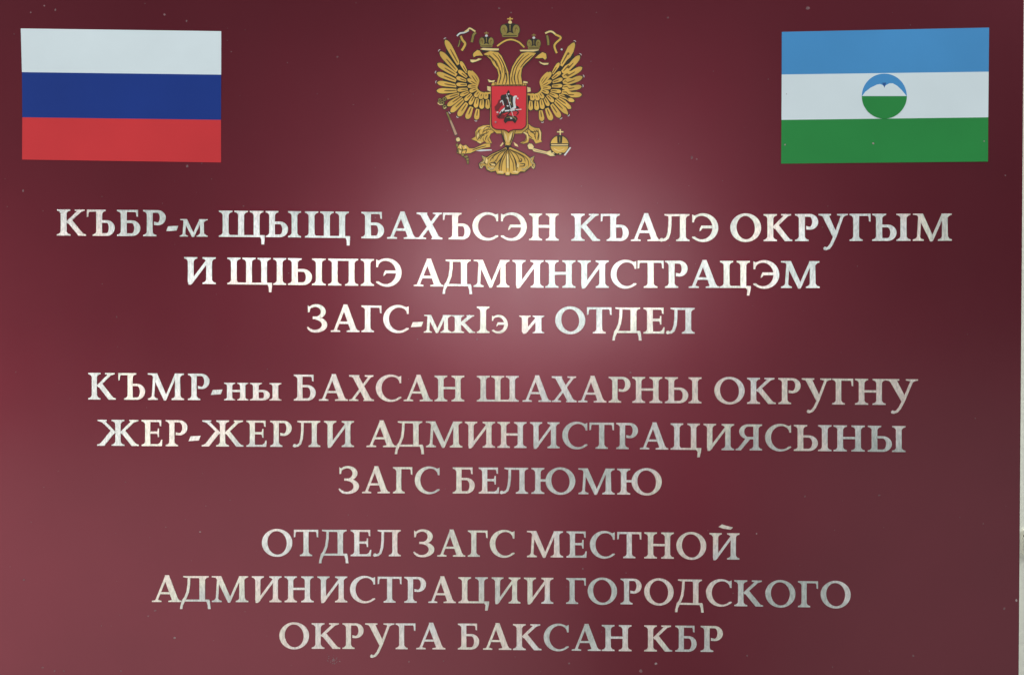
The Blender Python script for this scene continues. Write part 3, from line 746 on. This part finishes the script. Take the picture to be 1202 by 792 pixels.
for c_, r_ in (((165, 400), 30), ((205, 450), 34), ((240, 385), 34), ((245, 520), 34), ((150, 440), 22)):
    E = lambda k: w2([(c_[0] + r_ * k * math.cos(6.2832 * i / 14), c_[1] + r_ * k * math.sin(6.2832 * i / 14)) for i in range(14)])
    L.put(E(1.3), INK); L.put(E(.95), OLIVE); L.put(E(.42), INK)
L.put(w2([(130, 440), (160, 470), (220, 470), (215, 482), (160, 485), (125, 460)]), PALE)
L.put(w2([(225, 540), (270, 520), (275, 532), (235, 552)]), PALE)
L.build('sceptre', MATS, arms)
L = Layers(0.00044)
cxo, cyo, ro = 610 + 570 / 12.19, 130 + 492 / 12.19, 10.9
E = lambda k: [(cxo + ro * k * math.cos(6.2832 * i / 32), cyo + ro * k * math.sin(6.2832 * i / 32)) for i in range(32)]
L.put(E(1.07), INK); L.put(E(.97), GOLD)
L.put(w8([(438, 470), (704, 470), (702, 512), (440, 512)]), INK); L.put(w8([(450, 484), (692, 484), (690, 500), (452, 500)]), PALE)
L.put(w8([(534, 352), (612, 352), (606, 466), (540, 466)]), INK); L.put(line_(w8([(573, 375), (573, 455)]), 1.3, 3), OLIVE)
cr_ = [w8([(570, 268), (590, 268), (588, 352), (572, 352)]), w8([(535, 297), (626, 297), (626, 315), (535, 315)])]
L.put([grow(q, .6) for q in cr_], INK); L.put(cr_, PALE)
L.put(line_(w8([(490, 545), (560, 575), (640, 550)]), 1.0, 4), PALE)
for q in ([(440, 590), (480, 585), (520, 612), (500, 640)], [(545, 612), (600, 600), (640, 606), (600, 636), (560, 640)]): L.put(w8(q), INK)
L.put(w8([(460, 600), (490, 598), (500, 622), (475, 618)]), PALE); L.put(w8([(560, 618), (590, 612), (600, 622), (570, 630)]), PALE)
L.put(w8([(630, 640), (718, 522), (736, 532), (652, 646)]), SILV)
L.build('orb', MATS, arms)

# tail
w = win(555, 145, 12.19)
L = Layers(0.0005)
fan = w([(475, 340), (400, 390), (280, 440), (200, 492), (130, 462), (152, 530), (92, 580), (100, 640), (180, 600), (200, 660), (262, 692), (330, 676), (350, 720), (430, 728), (462, 704), (472, 742), (522, 746), (540, 704), (560, 728), (640, 728), (680, 688), (740, 692), (800, 640), (830, 610), (880, 645), (892, 590), (858, 540), (882, 466), (815, 500), (740, 440), (640, 390), (528, 340)])
wedge = w([(410, 100), (605, 100), (580, 200), (530, 320), (500, 372), (470, 320), (432, 200)])
L.put([grow(fan, 1.25), grow(wedge, 1.1)], INK); L.put(fan, GOLD); L.put(wedge, GOLD)
for l in ([(490, 375), (455, 480), (420, 560), (410, 680)], [(510, 375), (540, 480), (575, 560), (590, 690)], [(480, 375), (380, 450), (330, 540), (320, 520)], [(520, 375), (620, 440), (670, 530), (690, 540)], [(495, 380), (480, 520), (480, 690)], [(505, 380), (520, 520), (520, 690)], [(470, 375), (300, 450), (215, 510), (205, 600)], [(530, 375), (700, 450), (785, 520), (800, 610)], [(440, 440), (390, 540), (370, 660)], [(560, 440), (610, 530), (640, 650)]):
    L.put(line_(w(l), 1.15, 5), BROWN)
for l in ([(250, 570), (290, 560), (330, 580), (300, 540)], [(330, 590), (260, 600), (240, 570)], [(650, 540), (690, 550), (700, 520), (680, 500)], [(680, 580), (740, 580), (730, 610), (670, 615)], [(100, 590), (150, 560), (190, 590)], [(830, 560), (860, 580), (850, 620)], [(470, 290), (440, 210), (430, 120)], [(530, 290), (560, 210), (580, 120)], [(470, 345), (500, 320), (530, 345)]):
    L.put(line_(w(l), 1.2, 5), INK)
for l in ([(485, 378), (430, 470), (395, 560), (385, 680)], [(515, 378), (580, 470), (610, 560), (625, 690)], [(475, 370), (340, 440), (270, 500), (250, 540)], [(525, 370), (660, 440), (730, 490), (750, 550)], [(460, 400), (420, 480), (300, 640)], [(470, 360), (400, 400), (300, 470), (290, 520)]):
    L.put(line_(w(l), 1.0, 5), INK)
L.put(w([(470, 300), (500, 330), (530, 300), (512, 385), (488, 385)]), INK)
L.put(w([(440, 110), (480, 170), (500, 270), (478, 250)]), PALE); L.put(w([(570, 110), (520, 190), (505, 280), (545, 220)]), PALE)
for q in ([(210, 660), (260, 672), (320, 650), (300, 630), (240, 640)], [(350, 700), (430, 712), (440, 690), (390, 680)], [(478, 700), (520, 700), (518, 735), (478, 732)], [(560, 700), (640, 712), (660, 690), (600, 680)], [(690, 660), (740, 680), (790, 640), (750, 640)], [(190, 500), (215, 520), (205, 580), (180, 560)], [(488, 440), (508, 440), (515, 640), (485, 640)], [(640, 560), (660, 600), (650, 640), (630, 620)], [(265, 580), (320, 588), (320, 602), (270, 600)]):
    L.put(w(q), PALE)
for l in ([(130, 470), (170, 500), (150, 560), (110, 570)], [(95, 590), (120, 640), (150, 600)], [(875, 480), (830, 510), (850, 570), (885, 580)], [(890, 600), (865, 645), (840, 600)], [(220, 620), (260, 660), (310, 640)], [(700, 650), (750, 660), (790, 610)]):
    L.put(line_(w(l), 1.9, 5), INK); L.put(line_(w(l), .9, 5), PALE)
for q in ([(385, 330), (430, 270), (440, 290), (410, 330)], [(585, 270), (640, 310), (650, 340), (600, 320)]): L.put(w(q), PALE)
L.build('tail', MATS, arms)

# shield and rider
w = win(560, 90, 12.19)
L = Layers(0.0012)
shp = w([(203, 140), (708, 140), (704, 690), (690, 725), (640, 762), (520, 766), (475, 780), (450, 806), (425, 780), (390, 766), (268, 760), (225, 735), (207, 695)])
L.put(grow(shp, .75), INK); L.put(grow(shp, .1), MAR); L.put(grow(shp, -.75), RED)
L.build('shield', MATS, arms)
L = Layers(0.0014)
L.put(w([(250, 440), (290, 395), (310, 340), (345, 330), (390, 390), (330, 450), (300, 505), (262, 495)]), MAR)
L.put(w([(275, 560), (330, 540), (400, 560), (390, 610), (320, 610), (285, 590)]), MAR)
L.put(w([(335, 300), (350, 270), (420, 258), (432, 225), (448, 198), (466, 222), (470, 262), (520, 288), (522, 440), (480, 480), (420, 510), (340, 545), (306, 540), (350, 480), (400, 440), (380, 370), (342, 335)]), INK)
L.put(w([(555, 420), (580, 430), (610, 462), (560, 470)]), INK)
L.put(w([(380, 640), (400, 585), (440, 556), (500, 568), (560, 575), (582, 612), (545, 676), (505, 640), (440, 645), (402, 676)]), INK)
L.put(w([(300, 530), (330, 525), (480, 488), (600, 478), (560, 500), (420, 520), (330, 550)]), INK)
L.put(w([(514, 300), (540, 280), (565, 280), (574, 300), (550, 312), (546, 380), (560, 450), (525, 476), (478, 470), (520, 440), (512, 360)]), SILV)
L.put(w([(316, 532), (348, 488), (398, 448), (394, 478), (340, 536)]), SILV)
L.put(w([(395, 488), (500, 478), (630, 470), (642, 478), (500, 498), (400, 508)]), SILV)
for q in ([(410, 318), (430, 304), (460, 316), (430, 332)], [(568, 312), (590, 308), (592, 328), (572, 330)], [(420, 425), (440, 415), (456, 430), (436, 438)], [(440, 248), (466, 250), (460, 266), (442, 264)], [(462, 372), (480, 368), (486, 388), (468, 392)], [(470, 590), (490, 580), (505, 610), (480, 615)], [(275, 515), (300, 505), (310, 520), (285, 530)]):
    L.put(w(q), SILV)
L.put(line_(w([(330, 380), (360, 350), (380, 420)]), 1.2, 3), SILV)
L.put(line_(w([(355, 500), (330, 560), (300, 600)]), 1.6, 3), INK); L.put(line_(w([(470, 490), (450, 540), (400, 560)]), 1.5, 3), INK); L.put(line_(w([(540, 480), (590, 520), (560, 560)]), 1.4, 3), INK)
L.put(line_(w([(420, 250), (470, 420), (520, 590)]), .8, 3), SILV)
L.put(line_(w([(400, 300), (440, 350), (420, 420)]), .9, 3), MAR); L.put(line_(w([(480, 300), (470, 350), (500, 420)]), .8, 3), OLIVE)
L.put(line_(w([(420, 600), (470, 585), (540, 600), (560, 630)]), .9, 3), OLIVE)
L.build('rider', MATS, arms)

# ---------------------------------------------------------------- dust and specks stuck to the sign
def blob(x, y, r, n=9):
    k = [r * random.uniform(.65, 1.2) for _ in range(n)]; st = random.uniform(.8, 1.25)
    return [(x + k[i] * st * math.cos(6.2832 * i / n), y + k[i] / st * math.sin(6.2832 * i / n)) for i in range(n)]
D_ = Sheet()
zz = 0.00006
for x, y, r, m in [(52, 7, 1.6, 1), (65, 12, 1.8, 1), (36, 15, 1.4, 1), (193, 17.5, 1.9, 1), (219, 25, 1.5, 1), (396, 67, 1.5, 1), (271.5, 61, 1, 1), (220, 195, 2.0, 1), (237, 192, 1, 1), (27, 224, 1.6, 1),
                  (784, 21, 1.8, 1), (948, 10, 2.6, 1), (812, 185, 2.6, 1), (818, 187, 1.6, 1), (945, 582, 1.4, 1), (1032, 581, 1.6, 1), (888, 626, 1.1, 0), (1193, 704, 1.7, 0), (1179, 714, 1.7, 1),
                  (235, 624, 1.3, 0), (205, 748, 1.7, 0), (182, 716, 1.6, 1), (174, 722.5, 1.3, 1), (28, 680, 1.5, 1), (770, 778.5, 2, 0), (752, 787, 3, 1), (668, 778, 1.6, 1), (600, 15, 1.2, 1), (586, 10, 1.4, 1), (700, 15, 1, 1),
                  (857, 626, 1, 1), (684, 667, 1.3, 1), (50, 783, 1.6, 1), (64, 787, 1.6, 1), (75, 787, 1.4, 1), (142, 787, 1.4, 1), (480, 720 + 56, 1.6, 1), (1180, 206, 1.2, 1), (877, 769, 1.3, 1), (1072, 769, 1.6, 1), (137, 372, 1.2, 1), (286, 242, 1.2, 1), (560, 398, 1.6, 1), (490, 398, 1, 1), (740, 437, 1.4, 1)]:
    D_.poly(blob(x, y, r * .8), -0.00005, zz, m); zz += 0.000001
for i in range(46):   # the smear under the last line
    a = random.uniform(0, 6.28); d = random.gauss(0, 4.2)
    D_.poly(blob(392 + d * math.cos(a), 774 + d * math.sin(a) * .9, random.uniform(.3, .9), 7), -0.00005, zz, 0 if random.random() < .25 else 1); zz += 0.000001
for i in range(170):
    D_.poly(blob(random.uniform(4, 1190), random.uniform(3, 790), random.uniform(.25, .75), 6), -0.00005, zz, 1); zz += 0.0000005
for x, y, r in [(1024.9, 168.6, 1.1), (921.5, 170, 1.0), (1155, 166, .8), (575.5 + 6.3, 144.2, 1.3)]:
    D_.poly(blob(x, y, r), 0.0001, 0.0022 if x < 700 else .0003, 0)
dust = D_.build('dust', [M_DUST, M_GRIME], sign); dust['kind'] = 'stuff'; dust['label'] = 'pale dust specks and dried drops'

# ---------------------------------------------------------------- small metal fitting on the wall, just showing past the sign's edge
fit = bpy.data.objects.new('wall_bracket', None); COL.objects.link(fit)
fit['label'] = 'small pale wall bracket peeking out at the lower right edge of the sign'; fit['category'] = 'bracket'
kx = (D + PT) / D
def wp(px, py): X, Z = P(px, py); return X * kx, (Z - ZC) * kx + ZC
def box(name, x0, y0, x1, y1, d0, d1, m, parent, bev=0.0004):
    (a, t), (c, bt) = wp(x0, y0), wp(x1, y1)
    bm = bmesh.new(); bmesh.ops.create_cube(bm, size=1)
    bmesh.ops.scale(bm, vec=(c - a, d1 - d0, t - bt), verts=bm.verts)
    bmesh.ops.translate(bm, vec=((a + c) / 2, PT - (d0 + d1) / 2, (t + bt) / 2), verts=bm.verts)
    bmesh.ops.bevel(bm, geom=bm.edges[:], offset=bev, segments=2, affect='EDGES')
    return mesh_obj(name, bm, m, parent)
fit.location = (wp(1212, 636)[0], PT, wp(1212, 636)[1])
loc = Vector(fit.location)
parts = [box('plate', 1199.6, 621, 1224, 650, -0.001, 0.0025, M_WALL, fit), box('rib', 1199.8, 626.5, 1222, 629.5, 0.001, 0.0035, M_STEEL, fit)]
bm = bmesh.new()
bmesh.ops.create_cone(bm, segments=20, radius1=.0040, radius2=.0034, depth=.003, cap_ends=True)
bmesh.ops.rotate(bm, cent=(0, 0, 0), matrix=__import__('mathutils').Matrix.Rotation(math.radians(90), 3, 'X'), verts=bm.verts)
bmesh.ops.translate(bm, vec=(wp(1205.5, 640)[0], PT - .0022, wp(1205.5, 640)[1]), verts=bm.verts)
parts.append(mesh_obj('screw', bm, M_STEEL, fit))
for o in parts:
    for v in o.data.vertices: v.co -= loc
